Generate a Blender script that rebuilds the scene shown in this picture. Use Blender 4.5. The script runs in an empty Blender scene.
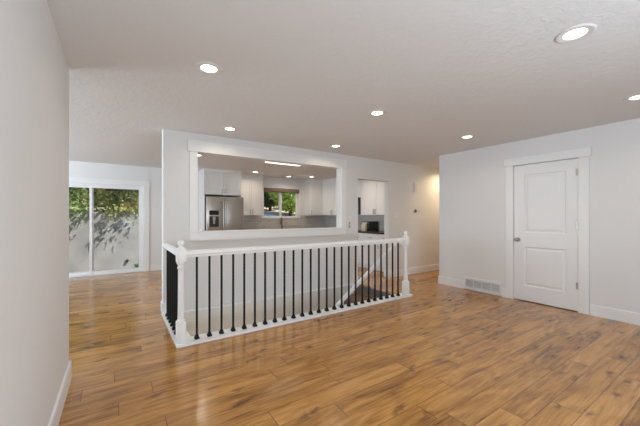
import bpy, bmesh, math, random
from mathutils import Vector, Matrix, Euler
random.seed(7)
PI = math.pi
SC = bpy.context.scene
COL = SC.collection

# ------------------------------------------------------------------ camera
H = 1.28
cam_d = bpy.data.cameras.new('camera')
cam = bpy.data.objects.new('camera', cam_d); COL.objects.link(cam)
cam.location = (0, 0, H)
cam.rotation_euler = (PI/2, 0, math.radians(-33.85))
cam_d.sensor_fit = 'HORIZONTAL'; cam_d.sensor_width = 36.0
cam_d.lens = 302.0/640.0*36.0
cam_d.shift_y = 3.5/640.0
cam_d.clip_start = 0.03
SC.camera = cam

# ------------------------------------------------------------------ exposure, sky, sun, added fill lamps
SC.view_settings.view_transform = 'Standard'
SC.view_settings.look = 'None'
SC.view_settings.gamma = 1.0
SC.view_settings.use_curve_mapping = False
SC.view_settings.exposure = 0.06
SC.cycles.use_denoising = True
SC.cycles.max_bounces = 10
SC.cycles.diffuse_bounces = 6
SC.cycles.sample_clamp_indirect = 6.0

world = bpy.data.worlds.new('sky'); SC.world = world
world.use_nodes = True
wn = world.node_tree.nodes; wn.clear()
wo = wn.new('ShaderNodeOutputWorld'); wb = wn.new('ShaderNodeBackground'); ws = wn.new('ShaderNodeTexSky')
ws.sky_type = 'NISHITA'; ws.sun_disc = False; ws.sun_elevation = math.radians(50); ws.sun_rotation = math.radians(140)
wb.inputs['Strength'].default_value = 0.20
world.node_tree.links.new(ws.outputs[0], wb.inputs[0]); world.node_tree.links.new(wb.outputs[0], wo.inputs[0])

def lamp(name, kind, loc, rot, energy, color, parent=None, **kw):
    d = bpy.data.lights.new(name, kind); d.energy = energy; d.color = color
    for k, v in kw.items(): setattr(d, k, v)
    o = bpy.data.objects.new(name, d); COL.objects.link(o)
    o.location = loc; o.rotation_euler = rot
    if parent: o.parent = parent
    return o
# sun stands behind the house, high and to the right
sd = Vector((-0.42, 0.36, -0.83)).normalized()
sun = lamp('sun', 'SUN', (3, -6, 9), sd.to_track_quat('-Z', 'Y').to_euler(), 7.5, (1.0, 0.95, 0.87), angle=math.radians(0.6))
# unseen fill lamp added behind the camera, standing in for window daylight
lamp('fill_back', 'AREA', (1.55, -1.69, 1.60), (PI/2-0.05, 0, 0.35), 15, (1.0, 0.97, 0.93), shape='RECTANGLE', size=2.7, size_y=1.75)
# up-tilted fill lamp added behind the camera to brighten and neutralise the ceiling
lamp('fill_ceiling', 'AREA', (1.25, -1.66, 0.95), (PI/2+0.85, 0, 0.25), 94, (0.70, 0.86, 1.0), shape='RECTANGLE', size=2.4, size_y=0.8)
# unseen fill lamp added on the dining side to brighten the left ceiling
lamp('fill_dining', 'AREA', (-3.98, 5.7, 1.45), (PI/2+0.85, 0, -PI/2), 215, (0.71, 0.865, 1.0), shape='RECTANGLE', size=2.4, size_y=1.5)
# portals that help sample the sky through the glass door and the kitchen window
for nm, loc, sx, sy in (('portal_slider', (-0.46, 8.4, 1.0), 2.0, 2.0), ('portal_kitchen', (4.13, 8.6, 1.67), 1.2, 0.9)):
    p = lamp(nm, 'AREA', loc, (-PI/2, 0, 0), 1, (1, 1, 1), shape='RECTANGLE', size=sx, size_y=sy)
    p.data.cycles.is_portal = True

# ------------------------------------------------------------------ materials
def mat(name, color=(0.8, 0.8, 0.8), rough=0.5, metal=0.0, spec=0.5, bump=None, emit=None, var=None):
    """principled; bump=(scale, strength, distance); var=(scale, amount) gives a soft colour mottling of the paint itself"""
    m = bpy.data.materials.new(name); m.use_nodes = True
    nt = m.node_tree; b = nt.nodes['Principled BSDF']
    b.inputs['Base Color'].default_value = (*color, 1); b.inputs['Roughness'].default_value = rough
    b.inputs['Metallic'].default_value = metal; b.inputs['Specular IOR Level'].default_value = spec
    tc = nt.nodes.new('ShaderNodeTexCoord')
    if emit:
        b.inputs['Emission Color'].default_value = (*emit[0], 1); b.inputs['Emission Strength'].default_value = emit[1]
    if bump:
        n = nt.nodes.new('ShaderNodeTexNoise'); n.inputs['Scale'].default_value = bump[0]; n.inputs['Detail'].default_value = 4
        bp = nt.nodes.new('ShaderNodeBump'); bp.inputs['Strength'].default_value = bump[1]; bp.inputs['Distance'].default_value = bump[2]
        nt.links.new(tc.outputs['Object'], n.inputs['Vector']); nt.links.new(n.outputs['Fac'], bp.inputs['Height'])
        nt.links.new(bp.outputs['Normal'], b.inputs['Normal'])
    if var:
        n = nt.nodes.new('ShaderNodeTexNoise'); n.inputs['Scale'].default_value = var[0]; n.inputs['Detail'].default_value = 3
        nt.links.new(tc.outputs['Object'], n.inputs['Vector'])
        mx = nt.nodes.new('ShaderNodeMixRGB')
        mx.inputs[1].default_value = (*[c*(1-var[1]) for c in color], 1); mx.inputs[2].default_value = (*[min(1, c*(1+var[1])) for c in color], 1)
        nt.links.new(n.outputs['Fac'], mx.inputs[0]); nt.links.new(mx.outputs[0], b.inputs['Base Color'])
    return m

def math_node(nt, op, a, b=None, c=None):
    n = nt.nodes.new('ShaderNodeMath'); n.operation = op
    for i, v in enumerate((a, b, c)):
        if v is None: continue
        if isinstance(v, (int, float)): n.inputs[i].default_value = v
        else: nt.links.new(v, n.inputs[i])
    return n.outputs[0]

def wood_floor():
    m = bpy.data.materials.new('oak_plank_floor'); m.use_nodes = True
    nt = m.node_tree; L = nt.links; b = nt.nodes['Principled BSDF']
    tc = nt.nodes.new('ShaderNodeTexCoord'); sp = nt.nodes.new('ShaderNodeSeparateXYZ'); L.new(tc.outputs['Object'], sp.inputs[0])
    W, LEN = 0.165, 1.22
    ry = math_node(nt, 'DIVIDE', math_node(nt, 'ADD', sp.outputs['Y'], 10.046), W)
    row = math_node(nt, 'FLOOR', ry); fy = math_node(nt, 'FRACT', ry)
    wnz = nt.nodes.new('ShaderNodeTexWhiteNoise'); wnz.noise_dimensions = '1D'; L.new(row, wnz.inputs['W'])
    rx = math_node(nt, 'ADD', math_node(nt, 'DIVIDE', math_node(nt, 'ADD', sp.outputs['X'], 10), LEN), wnz.outputs['Value'])
    colx = math_node(nt, 'FLOOR', rx); fx = math_node(nt, 'FRACT', rx)
    cb = nt.nodes.new('ShaderNodeCombineXYZ'); L.new(row, cb.inputs[0]); L.new(colx, cb.inputs[1])
    wp = nt.nodes.new('ShaderNodeTexWhiteNoise'); wp.noise_dimensions = '2D'; L.new(cb.outputs[0], wp.inputs['Vector'])
    rnd = wp.outputs['Value']
    # grain coordinates, shifted per plank
    off = math_node(nt, 'MULTIPLY', rnd, 37.0)
    gx = math_node(nt, 'MULTIPLY', sp.outputs['X'], 1.0)
    def vec(kx, ky):
        v = nt.nodes.new('ShaderNodeCombineXYZ')
        L.new(math_node(nt, 'MULTIPLY', gx, kx), v.inputs[0]); L.new(math_node(nt, 'MULTIPLY', sp.outputs['Y'], ky), v.inputs[1]); L.new(off, v.inputs[2])
        return v.outputs[0]
    def noise(v, scale, detail, rough=0.55, dist=0.0):
        n = nt.nodes.new('ShaderNodeTexNoise'); n.inputs['Scale'].default_value = scale; n.inputs['Detail'].default_value = detail
        n.inputs['Roughness'].default_value = rough; n.inputs['Distortion'].default_value = dist; L.new(v, n.inputs['Vector']); return n.outputs['Fac']
    grain = noise(vec(0.42, 10.0), 3.4, 7, 0.62, 0.9)
    fine = noise(vec(2.0, 60.0), 3.0, 3)
    cloud = noise(vec(0.75, 3.4), 2.9, 4, 0.58, 1.2)
    ramp = nt.nodes.new('ShaderNodeValToRGB')
    t = math_node(nt, 'ADD', math_node(nt, 'MULTIPLY', grain, 0.50), math_node(nt, 'MULTIPLY', cloud, 0.62))
    t = math_node(nt, 'ADD', t, math_node(nt, 'MULTIPLY', math_node(nt, 'SUBTRACT', fine, 0.5), 0.22))
    t = math_node(nt, 'ADD', t, math_node(nt, 'MULTIPLY', math_node(nt, 'SUBTRACT', rnd, 0.5), 0.11))
    L.new(t, ramp.inputs[0])
    cr = ramp.color_ramp
    cr.elements[0].position = 0.34; cr.elements[0].color = (0.085, 0.040, 0.016, 1)
    cr.elements[1].position = 0.78; cr.elements[1].color = (0.66, 0.350, 0.112, 1)
    e = cr.elements.new(0.45); e.color = (0.29, 0.126, 0.030, 1)
    e = cr.elements.new(0.56); e.color = (0.44, 0.205, 0.048, 1)
    e = cr.elements.new(0.66); e.color = (0.55, 0.270, 0.073, 1)
    # knots: elongated cells, only some of them
    vo = nt.nodes.new('ShaderNodeTexVoronoi'); vo.inputs['Scale'].default_value = 1.0; vo.inputs['Randomness'].default_value = 1.0
    wob = nt.nodes.new('ShaderNodeCombineXYZ')
    nn = noise(vec(1, 1), 7.0, 3)
    L.new(math_node(nt, 'ADD', math_node(nt, 'MULTIPLY', sp.outputs['X'], 2.2), math_node(nt, 'MULTIPLY', nn, 0.55)), wob.inputs[0])
    L.new(math_node(nt, 'ADD', math_node(nt, 'MULTIPLY', sp.outputs['Y'], 5.2), math_node(nt, 'MULTIPLY', nn, 0.75)), wob.inputs[1])
    vo.voronoi_dimensions = '2D'
    L.new(wob.outputs[0], vo.inputs['Vector'])
    kr = nt.nodes.new('ShaderNodeValToRGB'); L.new(vo.outputs['Distance'], kr.inputs[0])
    kr.color_ramp.elements[0].position = 0.03; kr.color_ramp.elements[0].color = (1, 1, 1, 1)
    kr.color_ramp.elements[1].position = 0.15; kr.color_ramp.elements[1].color = (0, 0, 0, 1)
    sel = nt.nodes.new('ShaderNodeSeparateXYZ'); L.new(vo.outputs['Color'], sel.inputs[0])
    pick = math_node(nt, 'GREATER_THAN', sel.outputs[0], 0.45)
    kn = math_node(nt, 'MULTIPLY', math_node(nt, 'MULTIPLY', kr.outputs[0], pick), 0.66)
    mk = nt.nodes.new('ShaderNodeMixRGB'); L.new(kn, mk.inputs[0]); L.new(ramp.outputs[0], mk.inputs[1]); mk.inputs[2].default_value = (0.06, 0.030, 0.014, 1)
    # seams
    ey = math_node(nt, 'MINIMUM', fy, math_node(nt, 'SUBTRACT', 1.0, fy)); ex = math_node(nt, 'MINIMUM', fx, math_node(nt, 'SUBTRACT', 1.0, fx))
    sy = math_node(nt, 'LESS_THAN', ey, 0.0018/W); sx = math_node(nt, 'LESS_THAN', ex, 0.0024/LEN)
    seam = math_node(nt, 'MAXIMUM', sy, sx)
    ms = nt.nodes.new('ShaderNodeMixRGB'); L.new(math_node(nt, 'MULTIPLY', seam, 0.75), ms.inputs[0]); L.new(mk.outputs[0], ms.inputs[1]); ms.inputs[2].default_value = (0.05, 0.028, 0.014, 1)
    L.new(ms.outputs[0], b.inputs['Base Color'])
    rr = math_node(nt, 'ADD', 0.19, math_node(nt, 'MULTIPLY', grain, 0.08)); L.new(rr, b.inputs['Roughness'])
    b.inputs['Specular IOR Level'].default_value = 0.35
    b.inputs['Coat Weight'].default_value = 0.4; b.inputs['Coat Roughness'].default_value = 0.16
    bp = nt.nodes.new('ShaderNodeBump'); bp.inputs['Strength'].default_value = 0.05; bp.inputs['Distance'].default_value = 0.002
    L.new(math_node(nt, 'SUBTRACT', grain, seam), bp.inputs['Height']); L.new(bp.outputs['Normal'], b.inputs['Normal'])
    return m

def ceiling_mat():
    m = mat('knockdown_ceiling', (0.75, 0.75, 0.75), 0.85, spec=0.2)
    nt = m.node_tree; b = nt.nodes['Principled BSDF']; tc = nt.nodes['Texture Coordinate']
    n = nt.nodes.new('ShaderNodeTexNoise'); n.inputs['Scale'].default_value = 17; n.inputs['Detail'].default_value = 5; n.inputs['Distortion'].default_value = 1.2
    nt.links.new(tc.outputs['Object'], n.inputs['Vector'])
    cr = nt.nodes.new('ShaderNodeValToRGB'); cr.color_ramp.elements[0].position = 0.44; cr.color_ramp.elements[1].position = 0.60
    nt.links.new(n.outputs['Fac'], cr.inputs[0])
    bp = nt.nodes.new('ShaderNodeBump'); bp.inputs['Strength'].default_value = 0.30; bp.inputs['Distance'].default_value = 0.004
    nt.links.new(cr.outputs[0], bp.inputs['Height']); nt.links.new(bp.outputs['Normal'], b.inputs['Normal'])
    return m

def tile_mat(name, axis):
    m = mat(name, (0.4, 0.39, 0.38), 0.22)
    nt = m.node_tree; b = nt.nodes['Principled BSDF']; tc = nt.nodes['Texture Coordinate']
    sp = nt.nodes.new('ShaderNodeSeparateXYZ'); nt.links.new(tc.outputs['Object'], sp.inputs[0])
    cb = nt.nodes.new('ShaderNodeCombineXYZ'); nt.links.new(sp.outputs[axis], cb.inputs[0]); nt.links.new(sp.outputs['Z'], cb.inputs[1])
    br = nt.nodes.new('ShaderNodeTexBrick'); nt.links.new(cb.outputs[0], br.inputs['Vector'])
    br.inputs['Scale'].default_value = 1.0; br.inputs['Brick Width'].default_value = 0.155; br.inputs['Row Height'].default_value = 0.079
    br.inputs['Mortar Size'].default_value = 0.004; br.inputs['Mortar Smooth'].default_value = 0.2
    br.inputs['Color1'].default_value = (0.60, 0.555, 0.50, 1); br.inputs['Color2'].default_value = (0.69, 0.64, 0.58, 1); br.inputs['Mortar'].default_value = (0.82, 0.79, 0.74, 1)
    nt.links.new(br.outputs['Color'], b.inputs['Base Color'])
    bp = nt.nodes.new('ShaderNodeBump'); bp.inputs['Strength'].default_value = 0.4; bp.inputs['Distance'].default_value = 0.003; bp.invert = True
    nt.links.new(br.outputs['Fac'], bp.inputs['Height']); nt.links.new(bp.outputs['Normal'], b.inputs['Normal'])
    return m

def steel_mat():
    m = mat('brushed_stainless', (0.46, 0.43, 0.395), 0.33, metal=1.0)
    nt = m.node_tree; b = nt.nodes['Principled BSDF']; tc = nt.nodes['Texture Coordinate']
    mp = nt.nodes.new('ShaderNodeMapping'); mp.inputs['Scale'].default_value = (260, 260, 4)
    n = nt.nodes.new('ShaderNodeTexNoise'); n.inputs['Scale'].default_value = 1; n.inputs['Detail'].default_value = 2
    nt.links.new(tc.outputs['Object'], mp.inputs[0]); nt.links.new(mp.outputs[0], n.inputs['Vector'])
    bp = nt.nodes.new('ShaderNodeBump'); bp.inputs['Strength'].default_value = 0.05; bp.inputs['Distance'].default_value = 0.001
    nt.links.new(n.outputs['Fac'], bp.inputs['Height']); nt.links.new(bp.outputs['Normal'], b.inputs['Normal'])
    return m

def glass_mat():
    m = bpy.data.materials.new('window_glass'); m.use_nodes = True
    nt = m.node_tree; nt.nodes.clear()
    o = nt.nodes.new('ShaderNodeOutputMaterial'); mx = nt.nodes.new('ShaderNodeMixShader')
    tr = nt.nodes.new('ShaderNodeBsdfTransparent'); gl = nt.nodes.new('ShaderNodeBsdfGlossy'); fr = nt.nodes.new('ShaderNodeFresnel')
    fr.inputs['IOR'].default_value = 1.14; gl.inputs['Roughness'].default_value = 0.0; tr.inputs['Color'].default_value = (0.97, 0.98, 0.98, 1)
    nt.links.new(fr.outputs[0], mx.inputs[0]); nt.links.new(tr.outputs[0], mx.inputs[1]); nt.links.new(gl.outputs[0], mx.inputs[2]); nt.links.new(mx.outputs[0], o.inputs[0])
    return m

def leaf_mat(name, c1, c2, c3, scale=2.2):
    m = bpy.data.materials.new(name); m.use_nodes = True
    nt = m.node_tree; b = nt.nodes['Principled BSDF']; L = nt.links
    tc = nt.nodes.new('ShaderNodeTexCoord'); n = nt.nodes.new('ShaderNodeTexNoise'); n.inputs['Scale'].default_value = scale; n.inputs['Detail'].default_value = 6; n.inputs['Roughness'].default_value = 0.8
    L.new(tc.outputs['Object'], n.inputs['Vector'])
    cr = nt.nodes.new('ShaderNodeValToRGB'); L.new(n.outputs['Fac'], cr.inputs[0])
    cr.color_ramp.elements[0].position = 0.34; cr.color_ramp.elements[0].color = (*c1, 1)
    cr.color_ramp.elements[1].position = 0.68; cr.color_ramp.elements[1].color = (*c3, 1)
    e = cr.color_ramp.elements.new(0.5); e.color = (*c2, 1)
    L.new(cr.outputs[0], b.inputs['Base Color']); b.inputs['Roughness'].default_value = 0.5
    tl = nt.nodes.new('ShaderNodeBsdfTranslucent'); L.new(cr.outputs[0], tl.inputs[0])
    mx = nt.nodes.new('ShaderNodeMixShader'); mx.inputs[0].default_value = 0.35
    L.new(b.outputs[0], mx.inputs[1]); L.new(tl.outputs[0], mx.inputs[2]); L.new(mx.outputs[0], nt.nodes['Material Output'].inputs[0])
    return m

M = {}
M['wall'] = mat('wall_paint', (0.79, 0.785, 0.78), 0.75, spec=0.25, bump=(130, 0.12, 0.002))
M['trim'] = mat('trim_paint', (0.86, 0.855, 0.845), 0.38)
M['ceil'] = ceiling_mat()
M['floor'] = wood_floor()
M['door'] = mat('door_paint', (0.85, 0.845, 0.84), 0.42)
M['black'] = mat('black_iron', (0.005, 0.005, 0.005), 0.55, spec=0.25)
M['nickel'] = mat('satin_nickel', (0.44, 0.40, 0.36), 0.28, metal=1.0)
M['bronze'] = mat('brushed_bronze', (0.30, 0.24, 0.19), 0.35, metal=1.0)
M['carpet'] = mat('stair_carpet', (0.19, 0.178, 0.172), 0.95, spec=0.1, bump=(350, 0.8, 0.006), var=(90, 0.3))
M['carpet_brown'] = mat('taupe_carpet', (0.28, 0.20, 0.15), 0.95, spec=0.1, bump=(350, 0.8, 0.006), var=(90, 0.3))
M['cab'] = mat('cabinet_paint', (0.80, 0.785, 0.765), 0.42)
M['tile_x'] = tile_mat('subway_tile_back', 'X'); M['tile_y'] = tile_mat('subway_tile_side', 'Y')
M['steel'] = steel_mat()
M['dark'] = mat('black_plastic', (0.02, 0.02, 0.022), 0.35)
M['darkglass'] = mat('black_glass', (0.012, 0.012, 0.014), 0.08)
M['counter'] = mat('dark_counter', (0.045, 0.038, 0.034), 0.25, var=(60, 0.5))
M['glass'] = glass_mat()
M['vinyl'] = mat('white_vinyl', (0.86, 0.865, 0.87), 0.4)
M['shade'] = mat('brown_shade', (0.20, 0.145, 0.105), 0.8, var=(40, 0.25))
M['plate'] = mat('white_plastic', (0.84, 0.83, 0.81), 0.4)
M['lens'] = mat('lamp_lens', (0.9, 0.9, 0.9), 0.5, emit=((1.0, 0.93, 0.82), 5.0))
M['tube'] = mat('lamp_diffuser', (0.9, 0.9, 0.9), 0.5, emit=((0.95, 0.97, 1.0), 2.0))
M['ring'] = mat('lamp_trim', (0.72, 0.71, 0.70), 0.6)
M['concrete'] = mat('weathered_concrete', (0.36, 0.352, 0.342), 0.9, spec=0.15, bump=(25, 0.35, 0.01), var=(1.9, 0.42))
M['dirt'] = mat('dry_dirt', (0.52, 0.42, 0.29), 0.95, spec=0.1, bump=(12, 0.5, 0.03), var=(3, 0.3))
M['patio'] = mat('patio_concrete', (0.45, 0.42, 0.38), 0.9, spec=0.15, bump=(30, 0.3, 0.01), var=(4, 0.2))
M['bark'] = mat('bark', (0.09, 0.06, 0.04), 0.9, spec=0.1, bump=(30, 0.8, 0.02))
M['leaf_green'] = leaf_mat('shrub_leaves', (0.07, 0.13, 0.05), (0.26, 0.36, 0.13), (0.62, 0.60, 0.28))
M['leaf_gold'] = leaf_mat('turning_leaves', (0.13, 0.18, 0.07), (0.42, 0.44, 0.17), (0.68, 0.52, 0.20))
M['leaf_dark'] = leaf_mat('tree_leaves_dark', (0.03, 0.07, 0.025), (0.085, 0.16, 0.05), (0.20, 0.29, 0.09))
M['leaf_deep'] = leaf_mat('evergreen_leaves', (0.018, 0.04, 0.018), (0.045, 0.085, 0.03), (0.12, 0.17, 0.06))
M['leaf_lime'] = leaf_mat('tree_leaves_lime', (0.08, 0.17, 0.03), (0.33, 0.48, 0.10), (0.60, 0.68, 0.22))
M['grass'] = mat('weed_green', (0.16, 0.42, 0.05), 0.6)
M['cream'] = mat('cream_plastic', (0.55, 0.47, 0.36), 0.5)
M['basement'] = mat('stairwell_paint', (0.82, 0.79, 0.74), 0.8, spec=0.2)
M['slot'] = mat('dark_gap', (0.01, 0.01, 0.01), 0.9)
M['louver'] = mat('grey_louver', (0.74, 0.73, 0.72), 0.5)

# ------------------------------------------------------------------ mesh helpers
def obj(name, bm, m, parent=None, smooth=None):
    me = bpy.data.meshes.new(name); bm.normal_update(); bm.to_mesh(me); bm.free()
    me.materials.append(m)
    if smooth:
        for p in me.polygons: p.use_smooth = True
        if smooth != True:
            try: me.set_sharp_from_angle(angle=math.radians(smooth))
            except Exception: pass
    o = bpy.data.objects.new(name, me); COL.objects.link(o)
    if parent: o.parent = parent
    return o
def tag(o, label, cat, group=None):
    o['label'] = label; o['category'] = cat
    if group: o['group'] = group
    return o
def thing(name, label, cat, loc=(0, 0, 0), rotz=0.0, group=None):
    o = bpy.data.objects.new(name, None); COL.objects.link(o); o.empty_display_size = 0.1
    o.location = loc; o.rotation_euler = (0, 0, rotz)
    return tag(o, label, cat, group)
def struct(name, bm, m, smooth=None):
    o = obj(name, bm, m, None, smooth); o['kind'] = 'structure'; return o
def struct_root(name):
    o = bpy.data.objects.new(name, None); COL.objects.link(o); o['kind'] = 'structure'; return o
def NB(): return bmesh.new()
def box(bm, lo, hi, bev=0.0, seg=2):
    t = bmesh.new(); bmesh.ops.create_cube(t, size=1.0)
    s = [hi[i]-lo[i] for i in range(3)]; c = [(hi[i]+lo[i])/2 for i in range(3)]
    for v in t.verts: v.co = Vector((v.co.x*s[0]+c[0], v.co.y*s[1]+c[1], v.co.z*s[2]+c[2]))
    if bev > 0: bmesh.ops.bevel(t, geom=t.edges[:], offset=min(bev, min(map(abs, s))*0.45), segments=seg, affect='EDGES', profile=0.5)
    merge(bm, t); return bm
def merge(bm, t, mtx=None):
    if mtx is not None: bmesh.ops.transform(t, matrix=mtx, verts=t.verts[:])
    me = bpy.data.meshes.new('tmp'); t.to_mesh(me); t.free(); bm.from_mesh(me); bpy.data.meshes.remove(me)
def lathe(bm, prof, seg=24, mtx=None):
    t = bmesh.new(); rings = []
    for r, z in prof:
        if r < 1e-6: rings.append([t.verts.new((0, 0, z))])
        else: rings.append([t.verts.new((r*math.cos(2*PI*k/seg), r*math.sin(2*PI*k/seg), z)) for k in range(seg)])
    for a, b in zip(rings, rings[1:]):
        for k in range(seg):
            k2 = (k+1) % seg
            if len(a) == 1 and len(b) == 1: continue
            if len(a) == 1: t.faces.new((a[0], b[k2], b[k]))
            elif len(b) == 1: t.faces.new((a[k], a[k2], b[0]))
            else: t.faces.new((a[k], a[k2], b[k2], b[k]))
    bmesh.ops.recalc_face_normals(t, faces=t.faces[:])
    merge(bm, t, mtx)
def tube(bm, pts, r, seg=10):
    t = bmesh.new(); rings = []; pts = [Vector(p) for p in pts]
    up = None
    for i, p in enumerate(pts):
        d = (pts[min(i+1, len(pts)-1)] - pts[max(i-1, 0)]).normalized()
        if up is None: up = d.orthogonal().normalized()
        up = (up - d*up.dot(d)).normalized(); s = d.cross(up)
        rr = r[i] if isinstance(r, (list, tuple)) else r
        rings.append([t.verts.new(p + up*math.cos(2*PI*k/seg)*rr + s*math.sin(2*PI*k/seg)*rr) for k in range(seg)])
    for a, b in zip(rings, rings[1:]):
        for k in range(seg): t.faces.new((a[k], a[(k+1) % seg], b[(k+1) % seg], b[k]))
    t.faces.new(rings[0][::-1]); t.faces.new(rings[-1])
    bmesh.ops.recalc_face_normals(t, faces=t.faces[:])
    merge(bm, t)
def sweep(bm, prof, a, b, side):
    """closed profile of (s, z) pairs swept straight from a to b; side = unit vector of +s"""
    t = bmesh.new(); a = Vector(a); b = Vector(b); side = Vector(side)
    up = (b-a).normalized().cross(side).normalized()
    if up.z < 0: up = -up
    r0 = [t.verts.new(a + side*s + up*z) for s, z in prof]; r1 = [t.verts.new(b + side*s + up*z) for s, z in prof]
    n = len(prof)
    for k in range(n): t.faces.new((r0[k], r0[(k+1) % n], r1[(k+1) % n], r1[k]))
    t.faces.new(r0[::-1]); t.faces.new(r1)
    bmesh.ops.recalc_face_normals(t, faces=t.faces[:])
    merge(bm, t)
def cells(bm, xs, ys, zs, solid):
    """grid of blocks; faces only where a solid block meets empty space"""
    nx, ny, nz = len(xs)-1, len(ys)-1, len(zs)-1
    S = lambda i, j, k: 0 <= i < nx and 0 <= j < ny and 0 <= k < nz and solid((xs[i]+xs[i+1])/2, (ys[j]+ys[j+1])/2, (zs[k]+zs[k+1])/2)
    V = {}
    def v(i, j, k):
        if (i, j, k) not in V: V[(i, j, k)] = bm.verts.new((xs[i], ys[j], zs[k]))
        return V[(i, j, k)]
    for i in range(nx):
        for j in range(ny):
            for k in range(nz):
                if not S(i, j, k): continue
                if not S(i-1, j, k): bm.faces.new((v(i, j, k), v(i, j, k+1), v(i, j+1, k+1), v(i, j+1, k)))
                if not S(i+1, j, k): bm.faces.new((v(i+1, j, k), v(i+1, j+1, k), v(i+1, j+1, k+1), v(i+1, j, k+1)))
                if not S(i, j-1, k): bm.faces.new((v(i, j, k), v(i+1, j, k), v(i+1, j, k+1), v(i, j, k+1)))
                if not S(i, j+1, k): bm.faces.new((v(i, j+1, k), v(i, j+1, k+1), v(i+1, j+1, k+1), v(i+1, j+1, k)))
                if not S(i, j, k-1): bm.faces.new((v(i, j, k), v(i, j+1, k), v(i+1, j+1, k), v(i+1, j, k)))
                if not S(i, j, k+1): bm.faces.new((v(i, j, k+1), v(i+1, j, k+1), v(i+1, j+1, k+1), v(i, j+1, k+1)))
    return bm
def wall(name, lo, hi, holes=(), m=None, axis='x'):
    """wall block with rectangular holes (a0, a1, z0, z1) along the given axis"""
    A = 0 if axis == 'x' else 1
    cuts = sorted({lo[A], hi[A], *[h[0] for h in holes], *[h[1] for h in holes]})
    zc = sorted({lo[2], hi[2], *[h[2] for h in holes], *[h[3] for h in holes]})
    xs = cuts if A == 0 else [lo[0], hi[0]]; ys = cuts if A == 1 else [lo[1], hi[1]]
    def solid(x, y, z):
        a = x if A == 0 else y
        return not any(h[0] < a < h[1] and h[2] < z < h[3] for h in holes)
    return struct(name, cells(NB(), xs, ys, zc, solid), m or M['wall'])
def dup(root, loc, rotz=None, label=None):
    def cp(o, par):
        c = o.copy(); COL.objects.link(c); c.parent = par
        for ch in [k for k in CH if k.parent == o]: cp(ch, c)
        return c
    CH = list(root.children_recursive)
    r = cp(root, None); r.location = loc
    if rotz is not None: r.rotation_euler = (0, 0, rotz)
    if label: r['label'] = label
    return r

CEIL = 2.44
# ------------------------------------------------------------------ the setting
OX0, OX1, OY0, OY1 = 0.62, 3.78, 3.36, 4.45          # stairwell opening
xs = [-4.1, OX0, OX1, 9.0]; ys = [-1.72, OY0, OY1, 8.25]
struct('floor', cells(NB(), xs, ys, [-0.24, 0.0], lambda x, y, z: not (OX0 < x < OX1 and OY0 < y < OY1)), M['floor'])
struct('ceiling', box(NB(), (-4.1, -1.82, CEIL), (9.1, 8.40, CEIL+0.25)), M['ceil'])

YM, TM = 4.45, 0.14                                   # partition between living room and kitchen
PX0, PX1, PZ0, PZ1 = 0.927, 3.455, 1.067, 2.178       # pass-through
DX0, DX1, DZ = 3.87, 4.73, 2.017                      # doorway to the kitchen
wall('wall_kitchen', (0.50, YM, 0), (9.0, YM+TM, CEIL), [(PX0, PX1, PZ0, PZ1), (DX0, DX1, 0, DZ)])
RX = 5.11; RY1 = 3.525                                 # right wall and its corner at the hallway
DY0, DY1, DRZ = 1.424, 2.220, 2.066
wall('wall_right', (RX, -1.72, 0), (RX+0.12, RY1-0.12, CEIL), [(DY0, DY1, 0, DRZ)], axis='y')
wall('wall_hall', (RX, RY1-0.12, 0), (9.0, RY1, CEIL))
wall('wall_hall_end', (8.6, RY1, 0), (8.72, YM, CEIL), axis='y')
# the closet behind the white door
wall('wall_closet_back', (RX+0.9, -1.72, 0), (RX+1.0, RY1-0.12, CEIL), axis='y')
# left wall: stops at y 3.08 with a rounded corner, then turns away
LX, LY1 = -0.315, 3.08
bm = NB(); box(bm, (LX-0.12, -1.72, 0), (LX, LY1, CEIL)); bmesh.ops.bevel(bm, geom=[e for e in bm.edges if all(abs(v.co.x-LX) < 1e-5 and abs(v.co.y-LY1) < 1e-5 for v in e.verts)], offset=0.022, segments=5, affect='EDGES', profile=0.5)
struct('wall_left', bm, M['wall'], 40)
wall('wall_dining_near', (-4.1, LY1-0.12, 0), (LX-0.12, LY1, CEIL))
wall('wall_dining_side', (-4.1, LY1, 0), (-3.98-0.04, 8.12, CEIL), [(4.5, 6.9, 0.7, 2.2)], axis='y')
# back wall of the living room with an opening added for the fill lamps
wall('wall_back', (LX-0.12, -1.82, 0), (RX+1.0, -1.72, CEIL), [(0.1, 3.0, 0.55, 2.3)])
# far wall: dining part holds the glass door, kitchen part the window
SY = 8.12; KY = 8.25
SX0, SX1, SZ1 = -1.44, 0.50, 1.985
wall('wall_dining_far', (-4.1, SY, 0), (1.7295, SY+0.16, CEIL), [(SX0, SX1, 0, SZ1)])
WX0, WX1, WZ0, WZ1 = 3.545, 4.715, 1.245, 2.11
wall('wall_kitchen_far', (1.7295, KY, 0), (5.86, KY+0.15, CEIL), [(WX0, WX1, WZ0, WZ1)])
KRX = 5.74
wall('wall_kitchen_right', (KRX, YM+TM, 0), (KRX+0.12, KY, CEIL), axis='y')

# stairwell walls below the floor
struct('wall_stairwell_back', box(NB(), (OX0, 4.425, -2.6), (OX1-0.001, 4.449, -0.0005), 0.0), M['basement'])
struct('trim_6', box(NB(), (OX0+0.001, 4.395, -0.030), (OX1-0.04, 4.4245, -0.001), 0.004), M['trim'])
struct('wall_stairwell_front', box(NB(), (OX0-0.1, 3.26, -2.6), (OX1+1.2, OY0, -0.0005)), M['basement'])
struct('wall_stairwell_left', box(NB(), (OX0-0.1, OY0, -0.4), (OX0, 4.425, -0.0005)), M['basement'])
struct('floor_basement', box(NB(), (-1.2, 2.9, -2.62), (OX1+1.2, 5.0, -2.6)), mat('basement_floor', (0.55, 0.50, 0.43), 0.8))

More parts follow.
